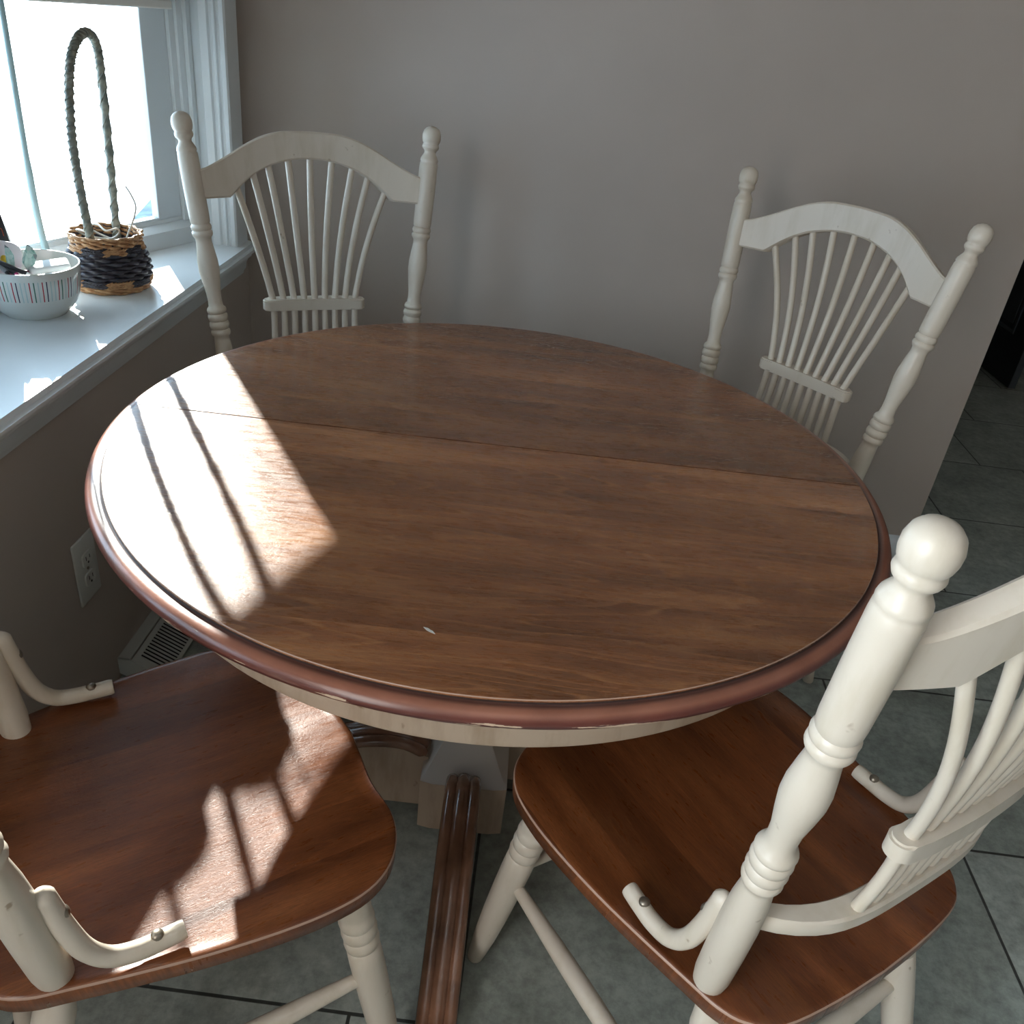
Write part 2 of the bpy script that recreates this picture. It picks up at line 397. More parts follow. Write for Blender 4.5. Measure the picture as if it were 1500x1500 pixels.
ZB = .76
for idx, (p, q, nm) in enumerate(panels):
    d = (q-p).normalized(); n = Vector((d.y, -d.x, 0))
    if n.x > 0: n = -n
    Ln = (q-p).length
    M = Matrix(((d.x, n.x, 0, p.x), (d.y, n.y, 0, p.y), (0, 0, 1, 0), (0, 0, 0, 1)))   # local (s, outwards, z)
    w = thing('window_frame', 'x', 'window'); del w['label']; del w['category']
    w.name = 'window_%d' % (idx+1); struct(w)
    bm = bmesh.new()
    # bottom rail: vertical face, then a slope to the glass; side jamb steps; stile
    prism(bm, [(0, ZB), (0, ZB+.040), (.028, ZB+.052), (.028, ZB+.060), (.07, ZB+.060), (.07, ZB)], 0, Ln, 'yz')
    for v in bm.verts: pass
    for s0, s1 in ((0., .012), (Ln-.012, Ln)): box(bm, (s0, 0, ZB), (s1, .06, ZH-.02))
    for s0, s1 in ((.012, .030), (Ln-.030, Ln-.012)): box(bm, (s0, .012, ZB), (s1, .07, ZH-.02))
    for s0, s1 in ((.030, .047), (Ln-.047, Ln-.030)): box(bm, (s0, .020, ZB+.05), (s1, .07, ZH-.02))
    box(bm, (0, 0, ZH-.06), (Ln, .07, ZH-.02))
    bmesh.ops.transform(bm, matrix=M, verts=bm.verts); obj('jamb', bm, M_trim, w, smooth=False)
    bm = bmesh.new()
    for s0, s1 in ((.047, .125), (Ln-.125, Ln-.047)):
        box(bm, (s0, .030, ZB+.052), (s1, .051, ZH-.06), .002)
    box(bm, (.047, .030, ZB+.052), (Ln-.047, .054, ZB+.066), .003); box(bm, (.047, .030, ZH-.12), (Ln-.047, .054, ZH-.06), .003)
    bmesh.ops.transform(bm, matrix=M, verts=bm.verts); obj('sash', bm, M_vinyl, w, smooth=False)
    bm = bmesh.new(); box(bm, (.10, .046, ZB+.06), (Ln-.10, .050, ZH-.11)); bmesh.ops.transform(bm, matrix=M, verts=bm.verts)
    obj('pane', bm, M_glass, w, smooth=False)
    # cellular shade drawn to 1.276 m
    bm = bmesh.new(); zb = 1.292; nz = 28
    pl = []
    for k in range(nz+1):
        z = zb+(ZH-.06-zb)*k/nz; pl.append((.004+(.014 if k % 2 else 0), z))
    pl2 = [(.024-(u-.004), z) for u, z in pl[::-1]]
    prism(bm, pl+pl2, .05, Ln-.05, 'yz'); box(bm, (.05, .002, zb-.012), (Ln-.05, .027, zb+.006), .003)
    bmesh.ops.transform(bm, matrix=M, verts=bm.verts); sh = obj('cellular_shade', bm, M_shade, w, smooth=False)
    if idx == 0:
        # tilt wand hanging from the shade's head
        bm = bmesh.new(); s = .50
        tube(bm, spline([(s, -.012, 1.95), (s, -.012, 1.3), (s, -.010, .98), (s-.003, -.012, .86), (s-.012, -.014, .80)], 8), [.006]*16+[.0075]*17, 10)
        bmesh.ops.transform(bm, matrix=M, verts=bm.verts); obj('wand', bm, M_wand, sh)
# added unseen window, made up to carry the fill light
w = bpy.data.objects.new('window_4', None); C.objects.link(w); struct(w)  # added unseen window, only carries the fill light
bm = bmesh.new()
for y0, y1 in ((Y2A, Y2A+.05), (Y2B-.05, Y2B), ((Y2A+Y2B)/2-.03, (Y2A+Y2B)/2+.03)): box(bm, (WX-.10, y0, Z2A), (WX-.04, y1, Z2B))
for z0, z1 in ((Z2A, Z2A+.05), (Z2B-.05, Z2B)): box(bm, (WX-.10, Y2A, z0), (WX-.04, Y2B, z1))
obj('sash', bm, M_vinyl, w, smooth=False)
obj('pane', boxbm((WX-.072, Y2A+.05, Z2A+.05), (WX-.068, Y2B-.05, Z2B-.05)), M_glass, w, smooth=False)
bm = bmesh.new()
for y0, y1 in ((Y2A-.07, Y2A), (Y2B, Y2B+.07)): box(bm, (WX, y0, Z2A-.07), (WX+.02, y1, Z2B+.07))
for z0, z1 in ((Z2A-.07, Z2A), (Z2B, Z2B+.07)): box(bm, (WX, Y2A-.07, z0), (WX+.02, Y2B+.07, z1))
obj('casing', bm, M_trim, w, smooth=False)

# dark door in the hall
dr = bpy.data.objects.new('door_1', None); C.objects.link(dr); struct(dr); dr.location = (2.325, 2.865, 0); dr.rotation_euler = (0, 0, math.radians(3))
bm = boxbm((.0, 0, .012), (.034, .80, 2.03)); obj('door_leaf', bm, M_doorc, dr, smooth=False)
obj('door_edge', boxbm((.001, -.0025, .012), (.033, .0, 2.03)), M_dooredge, dr, smooth=False)
for (y0, y1, z0, z1) in ((.13, .36, .24, .86), (.44, .67, .24, .86), (.13, .36, 1.0, 1.85), (.44, .67, 1.0, 1.85)):
    bm = bmesh.new()
    for a in ((y0, y1, z0, z0+.018), (y0, y1, z1-.018, z1)): box(bm, (-.007, a[0], a[2]), (.002, a[1], a[3]), .003)
    for a in ((y0, y0+.018), (y1-.018, y1)): box(bm, (-.007, a[0], z0), (.002, a[1], z1), .003)
    box(bm, (-.004, y0+.04, z0+.04), (.002, y1-.04, z1-.04), .003)
    obj('panel_moulding', bm, M_dooredge, dr, smooth=False)

# wall outlet
ou = thing('electrical_outlet', 'white duplex power outlet on the left wall below the window sill', 'outlet', (WX, .095, .337))
bm = bmesh.new(); box(bm, (0, -.0385, -.0715), (.006, .0385, .0715), .0035, seg=2); obj('cover_plate', bm, M_plate, ou)
for s in (1, -1):
    bm = bmesh.new(); pts = []
    for k in range(24):
        a = 2*PI*k/24; pts.append((max(-.0168, min(.0168, .0195*math.cos(a)))*1.0, s*.0225+max(-.0145, min(.0145, .0185*math.sin(a)))))
    prism(bm, pts, .004, .0095, 'yz'); rc = obj('receptacle', bm, M_plate, ou)
    bm = bmesh.new()
    box(bm, (.009, -.0075, s*.0225-.001), (.0099, -.0055, s*.0225+.008)); box(bm, (.009, .0055, s*.0225-.001), (.0099, .0075, s*.0225+.007))
    tube(bm, [(.009, 0, s*.0225-.0075), (.0099, 0, s*.0225-.0075)], .0025, 10)
    obj('slot', bm, M_dark, rc, smooth=False)
bm = bmesh.new(); tube(bm, [(.005, 0, 0), (.0075, 0, 0)], .0032, 12); obj('screw', bm, M_metal, ou)

# baseboard heat register
rg = thing('baseboard_register', 'white metal baseboard heat register with dark slots on the floor by left wall', 'vent', (WX, .155, 0))
RL = .46
for y0_ in (0, RL-.003):
    bm = bmesh.new(); prism(bm, [(0, .012), (0, .056), (.026, .056), (.030, .052), (.108, .010), (.106, .0), (.03, .0)], y0_, y0_+.003, 'xz'); obj('end_cap', bm, M_regm, rg, smooth=False)
obj('top_flange', boxbm((0, 0, .052), (.028, RL, .056), .001), M_regm, rg, smooth=False)
def slope(u, off=0.):   # along the slanted face
    a = Vector((.030, 0, .053)); b = Vector((.108, 0, .011)); nn = Vector((.042, 0, .078)).normalized()
    return a+(b-a)*u+nn*off
bm = bmesh.new()
for u0, u1 in ((0, .13), (.90, 1)):
    prism(bm, [(slope(u0).x, slope(u0).z), (slope(u1).x, slope(u1).z), (slope(u1, -.003).x, slope(u1, -.003).z), (slope(u0, -.003).x, slope(u0, -.003).z)], .003, RL-.003, 'xz')
obj('face_frame', bm, M_regm, rg, smooth=False)
bm = bmesh.new(); prism(bm, [(slope(.1, -.012).x, slope(.1, -.012).z), (slope(.93, -.012).x, slope(.93, -.012).z), (slope(.93, -.014).x, slope(.93, -.014).z), (slope(.1, -.014).x, slope(.1, -.014).z)], .003, RL-.003, 'xz'); obj('dark_backing', bm, M_dark, rg, smooth=False)
bm = bmesh.new(); k = 0; y = .012
prism(bm, [(slope(.12, -.001).x, slope(.12, -.001).z), (slope(.91, -.001).x, slope(.91, -.001).z), (slope(.91, -.003).x, slope(.91, -.003).z), (slope(.12, -.003).x, slope(.12, -.003).z)], .003, .022, 'xz')
y = .022
while y < RL-.02:
    u = [(slope(.12, -.0005), slope(.91, -.0005))]
    prism(bm, [(slope(.12, 0).x, slope(.12, 0).z), (slope(.91, 0).x, slope(.91, 0).z), (slope(.91, -.003).x, slope(.91, -.003).z), (slope(.12, -.003).x, slope(.12, -.003).z)], y, y+.0035, 'xz')
    y += .0105
obj('grille', bm, M_regm, rg, smooth=False)

# ------------------------------------------------------------------ table
tb = thing('pedestal_table', 'round brown wooden pedestal table with a reddish rim and cream apron, worn edge', 'table', (0, .004, 0), .031)
RI = .5876
for s in (1, -1):
    bm = bmesh.new(); pts = []
    n = 96; g = .0016
    a0 = math.asin(g/RI)
    for k in range(n+1):
        a = a0+(PI-2*a0)*k/n; pts.append((RI*math.cos(a), s*RI*math.sin(a)))
    bm2 = bmesh.new()
    bot = [bm.verts.new((x, y, .742)) for x, y in pts]; top = [bm.verts.new((x, y, .7588)) for x, y in pts]
    ins = [(x*(1-.0009/RI), y if abs(y) < .01 else y*(1-.0009/RI)) for x, y in pts]
    tp = [bm.verts.new((x, y, .760)) for x, y in ins]
    m_ = len(pts)
    for A, B, mi in ((bot, top, 0), (top, tp, 1)):
        for i in range(m_):
            j = (i+1) % m_
            f = bm.faces.new((A[i], A[j], B[j], B[i])); f.material_index = (mi if i < m_-1 else 0)
    bm.faces.new(tp); bm.faces.new(bot[::-1])
    bm2.free()
    obj('tabletop_half', bm, [M_top, M_worn], tb, smooth=False)
bm = bmesh.new(); prism(bm, [(-.0075, .0035), (-.002, .0032), (.001, .0012), (.0045, -.0002), (.0085, -.0045), (.002, -.0028), (-.002, -.0012), (-.005, .0012)], .7600, .7604, 'xy')
fl = obj('paint_fleck', bm, M_plate, tb, smooth=False); fl.location = (-.055, -.489, 0); fl.rotation_euler = (0, 0, -.15); fl['label'] = 'small pale fleck'
rim = [(.560, .741), (RI, .741), (RI+.0001, .7572), (.5895, .7560), (.5925, .7553), (.5955, .7560), (.6005, .7556), (.6050, .7535), (.6082, .7500), (.6100, .7460), (.6102, .7425), (.6088, .7395), (.606, .7375), (.600, .7368), (.560, .7368)]
mats = [0, 1, 1, 0, 0, 0, 0, 0, 0, 0, 0, 0, 0, 0]
bm = bmesh.new(); lathe(bm, rim, 160, None, mats); obj('rim', bm, [M_rim, M_groove], tb)
ap = [(.518, .7368), (.541, .7368), (.5425, .730), (.5425, .650), (.540, .643), (.536, .640), (.518, .640)]
for a0, a1 in ((204, 336), (28, 152)):      # two bent apron segments, side gaps made up to let sun reach the seat
    bm = bmesh.new(); n = 56; rg2 = []
    for k in range(n+1):
        a = math.radians(a0+(a1-a0)*k/n-1.8); rg2.append([bm.verts.new((r_*math.cos(a), r_*math.sin(a), z_)) for r_, z_ in ap])
    for A, B in zip(rg2, rg2[1:]):
        for i in range(len(ap)): bm.faces.new((A[i], A[(i+1) % len(ap)], B[(i+1) % len(ap)], B[i]))
    bm.faces.new(rg2[0]); bm.faces.new(rg2[-1][::-1]); obj('apron', bm, M_apron, tb, ang=30)
bm = bmesh.new(); box(bm, (-.45, -.05, .690), (.45, .05, .7365), .004); box(bm, (-.05, -.45, .690), (.05, .45, .7365), .004); obj('top_support', bm, M_ped, tb)
# pedestal
col_prof = [(.0, .20), (.066, .20), (.070, .205), (.070, .218), (.064, .226), (.058, .232), (.060, .240), (.074, .252), (.086, .285), (.090, .325), (.084, .375), (.066, .425), (.052, .465), (.047, .50),
            (.050, .52), (.060, .53), (.062, .54), (.056, .548), (.050, .556), (.060, .575), (.080, .60), (.088, .63), (.088, .655), (.110, .662), (.115, .675), (.115, .692), (0, .692)]
bm = bmesh.new(); lathe(bm, col_prof, 48); obj('pedestal_column', bm, M_ped, tb)
# square block whose top corners are carved away into the column (coves in a paler, lit copy of the cream)
bm = bmesh.new()
hx, hy = .079, .165
def sq(t, z, nn=48):
    """superellipse-like ring from rectangle (t=0) to circle (t=1)"""
    ring = []
    for k in range(nn):
        a = 2*PI*(k+.5)/nn; c, s = math.cos(a), math.sin(a)
        rr = min(hx/abs(c) if abs(c) > 1e-6 else 9, hy/abs(s) if abs(s) > 1e-6 else 9)
        x, y = rr*c, rr*s; cx, cy = .066*c, .066*s
        ring.append((x+(cx-x)*t, y+(cy-y)*t, z))
    return ring
levels = [(0, .032), (0, .035), (0, .150), (.10, .152), (.35, .165), (.62, .183), (.85, .202), (1., .215)]
rg_ = [[bm.verts.new(p) for p in sq(t, z)] for t, z in levels]
for i, (A, B) in enumerate(zip(rg_, rg_[1:])):
    for k in range(48):
        f = bm.faces.new((A[k], A[(k+1) % 48], B[(k+1) % 48], B[k])); f.material_index = 1 if i >= 2 else 0
bm.faces.new(rg_[0][::-1]); bm.faces.new(rg_[-1])
obj('pedestal_block', bm, [M_ped, M_cove], tb, ang=30)
# four feet: cream board side with three brown reeds on the top
foot_line = [(.0, .175), (.05, .195), (.12, .188), (.19, .160), (.26, .118), (.32, .082), (.37, .058), (.415, .048), (.445, .052)]
def foot(ang, r0, dy=0.):
    Mx = Matrix.Rotation(ang, 4, 'Z') @ Matrix.Translation((r0, dy, 0))
    sp = spline([(a, 0, b) for a, b in foot_line], 5)
    bm = bmesh.new()
    up = [(p.x, p.z-.014) for p in sp]; low = [(.44, .0), (.40, .0), (.36, .018), (.30, .030), (.22, .040), (.12, .034), (-.005, .032), (-.005, .16)]
    prism(bm, up+low, -.027, .027, 'xz'); bmesh.ops.transform(bm, matrix=Mx, verts=bm.verts)
    f = obj('foot', bm, M_ped, tb, ang=30)
    for dy, r in ((-.020, .0115), (0, .0145), (.020, .0115)):
        bm = bmesh.new(); P = [Vector((p.x, dy, p.z-.012)) for p in sp]
        tube(bm, P, [r*.5]+[r]*(len(P)-2)+[r*.6], 14); bmesh.ops.transform(bm, matrix=Mx, verts=bm.verts)
        obj('reed', bm, M_reed, f)
for ang, r0, dy in ((-PI/2, .155, 0), (PI/2, .155, 0), (PI, .075, .085), (0, .075, 0)): foot(ang, r0, dy)

# ------------------------------------------------------------------ chairs
wb, db, wt, dt, H = .1932, .1836, .2614, .2611, 1.1234
def post_pt(s, t, z0=.46): return Vector((s*(wb+(wt-wb)*t), -(db+(dt-db)*t), z0+(H-z0)*t))
post_prof = [(-.03, .0), (-.03, .0165), (.0, .0185), (.03, .0205), (.12, .0212), (.20, .0212), (.27, .0195), (.318, .0165), (.330, .0160), (.334, .0195), (.341, .0208), (.349, .0200), (.353, .0172),
             (.357, .0200), (.366, .0212), (.375, .0200), (.379, .0175), (.383, .0203), (.392, .0213), (.400, .0203), (.404, .0175), (.408, .0200), (.415, .0208), (.422, .0190), (.427, .0155), (.445, .0145),
             (.470, .0152), (.505, .0185), (.540, .0212), (.568, .0210), (.600, .0185), (.628, .0160), (.640, .0165), (.646, .0198), (.652, .0212), (.659, .0208), (.663, .0184), (.667, .0205), (.674, .0211), (.679, .0198), (.683, .0180),
(.687, .0196), (.70, .0202), (.78, .0206), (.87, .0203), (.885, .0197), (.889, .0182), (.893, .0198), (.900, .0190), (.908, .0160), (.917, .0126), (.924, .0132), (.930, .0172), (.936, .0186), (.942, .0178), (.946, .0166),
             (.951, .0188), (.961, .0203), (.973, .0203), (.985, .0181), (.993, .0138), (.998, .0075), (1.0, 0)]
chair0 = thing('dining_chair', 'x', 'chair', group='sheaf-back dining chairs around the table')
def make_seat():
    half = [(0, .222), (.05, .217), (.10, .212), (.15, .215), (.19, .206), (.225, .182), (.247, .145), (.254, .095), (.252, .035), (.243, -.04), (.230, -.11), (.216, -.175), (.207, -.212), (.190, -.240), (.155, -.262), (.08, -.272), (0, -.275)]
    full = [Vector((x, y, 0)) for x, y in half]
    pr = spline(full, 4)
    out = [(p.x, p.y) for p in pr] + [(-p.x, p.y) for p in pr[-2:0:-1]]
    n = len(out); bm = bmesh.new(); cx, cy = 0, -.02
    def ring(sc, z, inset=0.):
        R_ = []
        for x, y in out:
            dx, dy = x-cx, y-cy; l = math.hypot(dx, dy); k = sc*(1-inset/l)
            R_.append(bm.verts.new((cx+dx*k, cy+dy*k, z(cx+dx*k, cy+dy*k) if callable(z) else z)))
        return R_
    def dish(x, y):
        r = math.hypot(x/.25, (y+.06)/.22); d = -.009*max(0, 1-r*r)**.8
        d += -.004*max(0, 1-((abs(x)-.10)/.07)**2)*max(0, min(1, (y-.06)/.12))
        return .460+d
    T = .034
    ring_list = [ring(s, dish) for s in (.12, .25, .4, .55, .7, .82, .91, .96)]
    ring_list.append(ring(1, .460, .0035)); ring_list.append(ring(1, .4588, .0015)); ring_list.append(ring(1, .456, 0))
    ring_list.append(ring(1, .460-T*.75, .001)); ring_list.append(ring(1, .460-T, .012)); ring_list.append(ring(.3, .460-T))
    c = bm.verts.new((cx, cy, dish(cx, cy))); c2 = bm.verts.new((cx, cy, .460-T))
    for i in range(n):
        bm.faces.new((c, ring_list[0][i], ring_list[0][(i+1) % n])); bm.faces.new((c2, ring_list[-1][(i+1) % n], ring_list[-1][i]))
    for j, (A, B) in enumerate(zip(ring_list, ring_list[1:])):
        for i in range(n):
            f = bm.faces.new((A[i], B[i], B[(i+1) % n], A[(i+1) % n]))
            if j == 9: f.material_index = 1
    return bm
obj('seat', make_seat(), [M_seat, M_worn], chair0, ang=50)
for s in (1, -1):
    a, b = post_pt(s, 0), post_pt(s, 1); ln = (b-a).length
    bm = bmesh.new(); lathe(bm, [(r, t*ln) for t, r in post_prof], 28, axisM(a, b)); obj('back_post', bm, M_cream, chair0, ang=60)
# crest rail
up_tab = [(0, 1), (.14, .985), (.27, .955), (.42, .83), (.58, .60), (.72, .36), (.84, .17), (.93, .05), (1, 0)]
lo_tab = [(0, 1), (.06, .996), (.12, .982), (.20, .945), (.27, .895), (.35, .820), (.42, .735), (.49, .620), (.56, .485), (.61, .365), (.66, .235), (.70, .125), (.735, .03), (.75, 0), (1, 0)]
def backplane(xn, t, bow):   # xn -1..1 across, t post fraction
    c = post_pt(1, t); return Vector((xn*(c.x-.014), c.y-bow*(1-xn*xn), c.z))
CT, CB, AO, AI, BOW = .8397, .7560, .9530, .8700, .050
bm = bmesh.new(); secs = []
ns = 80
for i in range(ns+1):
    u = -1+2*i/ns; au = abs(u)
    tu = CT+(AO-CT)*smooth(up_tab, au); tl = CB+(AI-CB)*interp(lo_tab, au)
    row = []
    for t, e in ((tu, 0), (tl, 0)):
        p = backplane(u, t, BOW); row.append(p)
    tilt = Vector((0, -(dt-db), (H-.46))).normalized(); nrm = Vector((0, tilt.z, -tilt.y)).normalized()
    nrm = Vector((u*.25, nrm.y, nrm.z)).normalized()
    th = .0125
    up, lo = row; r = .0035; dn = (lo-up).normalized()
    sec = [up+nrm*(th-r), up+dn*r+nrm*th, lo-dn*r+nrm*th, lo+nrm*(th-r), lo-nrm*(th-r), lo-dn*r-nrm*th, up+dn*r-nrm*th, up-nrm*(th-r)]
    secs.append([bm.verts.new(v) for v in sec])
for A, B in zip(secs, secs[1:]):
    for k in range(8): bm.faces.new((A[k], A[(k+1) % 8], B[(k+1) % 8], B[k]))
bm.faces.new(secs[0]); bm.faces.new(secs[-1][::-1])
obj('crest_rail', bm, M_cream, chair0, ang=35)
# floating middle bar and lower rail
YBAR, ZBAR, YLOW, ZLOW = -.2655, .7285, -.2500, .603
bm = bmesh.new(); pts = []
hxb, hyb = .1165, .0145
for sgn in (1, -1):
    for k in range(13):
        a = (-PI/2+PI*k/12); pts.append((sgn*(hxb-hyb+hyb*math.cos(a)), YBAR+hyb*math.sin(a)*sgn))
    for k in range(1, 10):
        x = sgn*(hxb-hyb)*(1-2*k/10); pts.append((x, YBAR+hyb*sgn-.006*(1-(x/hxb)**2)))
prism(bm, pts, ZBAR-.0125, ZBAR+.0125, 'xy')
es = [e for e in bm.edges if abs(e.verts[0].co.z-e.verts[1].co.z) < 1e-6]
bmesh.ops.bevel(bm, geom=es, offset=.003, segments=2, affect='EDGES'); obj('middle_bar', bm, M_cream, chair0, ang=50)
bm = bmesh.new(); c = post_pt(1, .215); n = 24; A = []
for i in range(n+1):
    u = -1+2*i/n; y = c.y-(abs(YLOW)-abs(c.y))*(1-u**4)-.002*(1-u*u); x = u*(c.x-.012); hy = .0135; hz = .0115
    A.append([bm.verts.new((x, y+a*hy, ZLOW+b*hz)) for a, b in ((1, -.7), (1, .7), (.8, 1), (-.8, 1), (-1, .7), (-1, -.7), (-.8, -1), (.8, -1))])
for P_, Q_ in zip(A, A[1:]):
    for k in range(8): bm.faces.new((P_[k], P_[(k+1) % 8], Q_[(k+1) % 8], Q_[k]))
bm.faces.new(A[0]); bm.faces.new(A[-1][::-1]); obj('lower_rail', bm, M_cream, chair0, ang=35)
# nine spindles fanning like a sheaf
fan = [0, .20, .385, .53, .69]
for k in range(-4, 5):
    xb = .0233*k; un = math.copysign(fan[abs(k)], k) if k else 0
    tl = CB+(AI-CB)*interp(lo_tab, abs(un)); top = backplane(un, tl+.012, BOW)
    P = [Vector((xb*1.04, YLOW, ZLOW-.008)), Vector((xb, (YLOW+YBAR)/2-.003, (ZLOW+ZBAR)/2)), Vector((xb, YBAR, ZBAR))]
    for j in range(1, 9):
        v = j/8; x = xb+(top.x-xb)*(v**1.22); y = YBAR+(top.y-YBAR)*(v**1.1)-.012*math.sin(PI*v)
        P.append(Vector((x, y, ZBAR+(top.z-ZBAR)*v)))
    bm = bmesh.new(); sp_ = spline(P, 3); tube(bm, sp_, .0072, 12); obj('spindle', bm, M_cream, chair0, ang=60)
# bentwood braces from post to seat with round bolts
for s in (1, -1):
    P = spline([(s*.2085, -.177, .612), (s*.2085, -.172, .585), (s*.2090, -.164, .545), (s*.2105, -.152, .505), (s*.2125, -.132, .480), (s*.2135, -.105, .4725), (s*.2125, -.078, .4725), (s*.2110, -.056, .4735)], 5)
    R_ = [.0115]*len(P); R_[0] = .004; R_[1] = .0088; R_[-1] = .0105
    bm = bmesh.new(); tube(bm, P, R_, 16, flat=.92); br = obj('brace', bm, M_cream, chair0, ang=60)
    def bolt(p, d):
        bm = bmesh.new(); p = Vector(p); d = Vector(d).normalized()
        lathe(bm, [(0, -.002), (.0068, -.002), (.0068, .0012), (.0055, .003), (.003, .0042), (0, .0045)], 16, axisM(p, p+d)); obj('bolt', bm, M_metal, br)
    bolt((s*.2095, -.1605, .571), (0, 1, .28)); bolt((s*.2120, -.084, .4832), (0, 0, 1))
# turned legs and stretchers
leg_prof = [(0, .0), (0, .0130), (.05, .0150), (.15, .0185), (.30, .0215), (.45, .0228), (.58, .0232), (.635, .0225), (.642, .0195), (.650, .0228), (.667, .0240), (.684, .0228), (.690, .0208), (.697, .0232), (.714, .0242), (.731, .0232), (.737, .0208), (.744, .0230), (.760, .0240), (.776, .0230), (.782, .0208), (.80, .0225), (.84, .0225), (.88, .0190), (.93, .0165), (1.0, .015), (1.0, 0)]
LEG = {}
for s in (1, -1):
    for fr, a, b in ((1, (s*.238, .196, 0), (s*.186, .135, .445)), (-1, (s*.225, -.30, 0), (s*.170, -.175, .445))):
        a = Vector(a); b = Vector(b); ln = (b-a).length; LEG[(s, fr)] = (a, b)
        bm = bmesh.new(); lathe(bm, [(r, t*ln) for t, r in leg_prof], 24, axisM(a, b)); obj('leg', bm, M_cream, chair0, ang=60)
def legp(s, fr, t): a, b = LEG[(s, fr)]; return a+(b-a)*t
def stretcher(p, q):
    bm = bmesh.new(); P = [p+(q-p)*k/8 for k in range(9)]; tube(bm, P, [.0085, .0105, .0125, .014, .0145, .014, .0125, .0105, .0085], 14); obj('stretcher', bm, M_cream, chair0, ang=60)
for s in (1, -1): stretcher(legp(s, 1, .50), legp(s, -1, .42))
stretcher(legp(1, 1, .56), legp(-1, 1, .56)); stretcher(legp(1, -1, .52), legp(-1, -1, .52))

def copy_tree(o, parent=None):
    c = o.copy(); C.objects.link(c); c.parent = parent
    for ch in [x for x in bpy.data.objects if x.parent is o]: copy_tree(ch, c)
    return c
spots = [((-.3722, .4457), 3.6002, 'cream sheaf-back chair facing the camera, in the corner beside the window'),
         ((.4380, .4098), 2.3343, 'cream sheaf-back chair behind the right side of the table, against the bare wall'),
         ((.3715, -.4001), .6249, 'nearest cream chair on the right, seen from behind with its ball finial close to camera'),
         ((-.3358, -.4883), -.9549, 'chair at lower left whose sunlit reddish-brown seat shows, its back mostly cut off')]
for i, ((x, y), a, lab) in enumerate(spots):
    o = chair0 if i == 0 else copy_tree(chair0)
    o.location = (x, y, 0); o.rotation_euler = (0, 0, a); o['label'] = lab; o['category'] = 'chair'

# ------------------------------------------------------------------ things on the sill
SZ = .7602
# bowl
def bowl_mat():
    m, nt, b, o = new_mat('striped_ceramic')
    tc = nt.nodes.new('ShaderNodeTexCoord'); sp = nt.nodes.new('ShaderNodeSeparateXYZ'); L(nt, tc.outputs['Object'], sp.inputs[0])
    def M(op, a, bb=None):
        n = nt.nodes.new('ShaderNodeMath'); n.operation = op
        for i, x in enumerate((a, bb)):
            if x is None: continue
            if hasattr(x, 'links'): L(nt, x, n.inputs[i])
            else: n.inputs[i].default_value = x
        return n.outputs[0]
    ang = M('ADD', M('MULTIPLY', M('ARCTAN2', sp.outputs[1], sp.outputs[0]), 77/(2*PI)), 38.5)
    cell = M('DIVIDE', M('MODULO', M('FLOOR', ang), 7.), 7.); fr = M('FRACT', ang)
    red, dk, lb, gr = (.42, .03, .05), (.03, .035, .08), (.45, .60, .62), (.03, .16, .11)
    r = ramp(nt, [(0, red), (1/7-.02, dk), (2/7-.02, lb), (3/7-.02, lb), (4/7-.02, red), (5/7-.02, gr), (6/7-.02, lb)], 'CONSTANT'); L(nt, cell, r.inputs[0])
    mask = M('LESS_THAN', M('ABSOLUTE', M('SUBTRACT', fr, .5)), .14)
    zm = M('MULTIPLY', M('GREATER_THAN', sp.outputs[2], .043), M('LESS_THAN', sp.outputs[2], .082))
    rad = M('SQRT', M('ADD', M('MULTIPLY', sp.outputs[0], sp.outputs[0]), M('MULTIPLY', sp.outputs[1], sp.outputs[1])))
    fac = M('MULTIPLY', mask, zm)
    nout = M('GREATER_THAN', M('SUBTRACT', rad, M('MULTIPLY', sp.outputs[2], .12)), .0765)
    L(nt, mix(nt, (.70, .74, .72), r.outputs[0], M('MULTIPLY', fac, nout)), b.inputs['Base Color'])
    b.inputs['Roughness'].default_value = .12; b.inputs['Coat Weight'].default_value = .5
    return m
bm = bmesh.new()
lathe(bm, [(0, .003), (.050, .003), (.052, 0), (.056, 0), (.058, .003), (.068, .012), (.078, .026), (.084, .042), (.0875, .060), (.0895, .080), (.0905, .094), (.0898, .0965), (.0878, .0965), (.0868, .094), (.0858, .078), (.083, .055), (.078, .038), (.068, .020), (.050, .010), (0, .008)], 64)
BO = (-.945, .335)
o = obj('bowl', bm, bowl_mat()); o.location = (*BO, SZ); tag(o, 'white ceramic bowl with red, green and navy stripes holding odds and ends on sill', 'bowl')

# woven basket
BA = Vector((-.894, .543, SZ))
def straw(name, a, b_, rough=.55):
    m, nt, b, o = new_mat(name); v = coords(nt)
    n = N(nt, 'ShaderNodeTexNoise', Scale=70., Detail=4.); L(nt, v, n.inputs['Vector'])
    r = ramp(nt, [(.35, a), (.65, b_)]); L(nt, n.outputs['Fac'], r.inputs[0]); L(nt, r.outputs[0], b.inputs['Base Color'])
    b.inputs['Roughness'].default_value = rough; return m
M_nat = straw('natural_cane', (.36, .17, .07), (.62, .38, .20)); M_nav = straw('dark_cane', (.018, .020, .035), (.06, .055, .075), .4)
M_hand = straw('seagrass_wrap', (.17, .20, .18), (.38, .38, .32))
bk = thing('wicker_basket', 'small woven wicker basket with dark bands and tall wrapped handle on the window sill', 'basket', BA)
bprof = [(0, .072), (.008, .077), (.022, .080), (.045, .079), (.065, .075), (.085, .069), (.098, .066), (.108, .068), (.116, .071)]
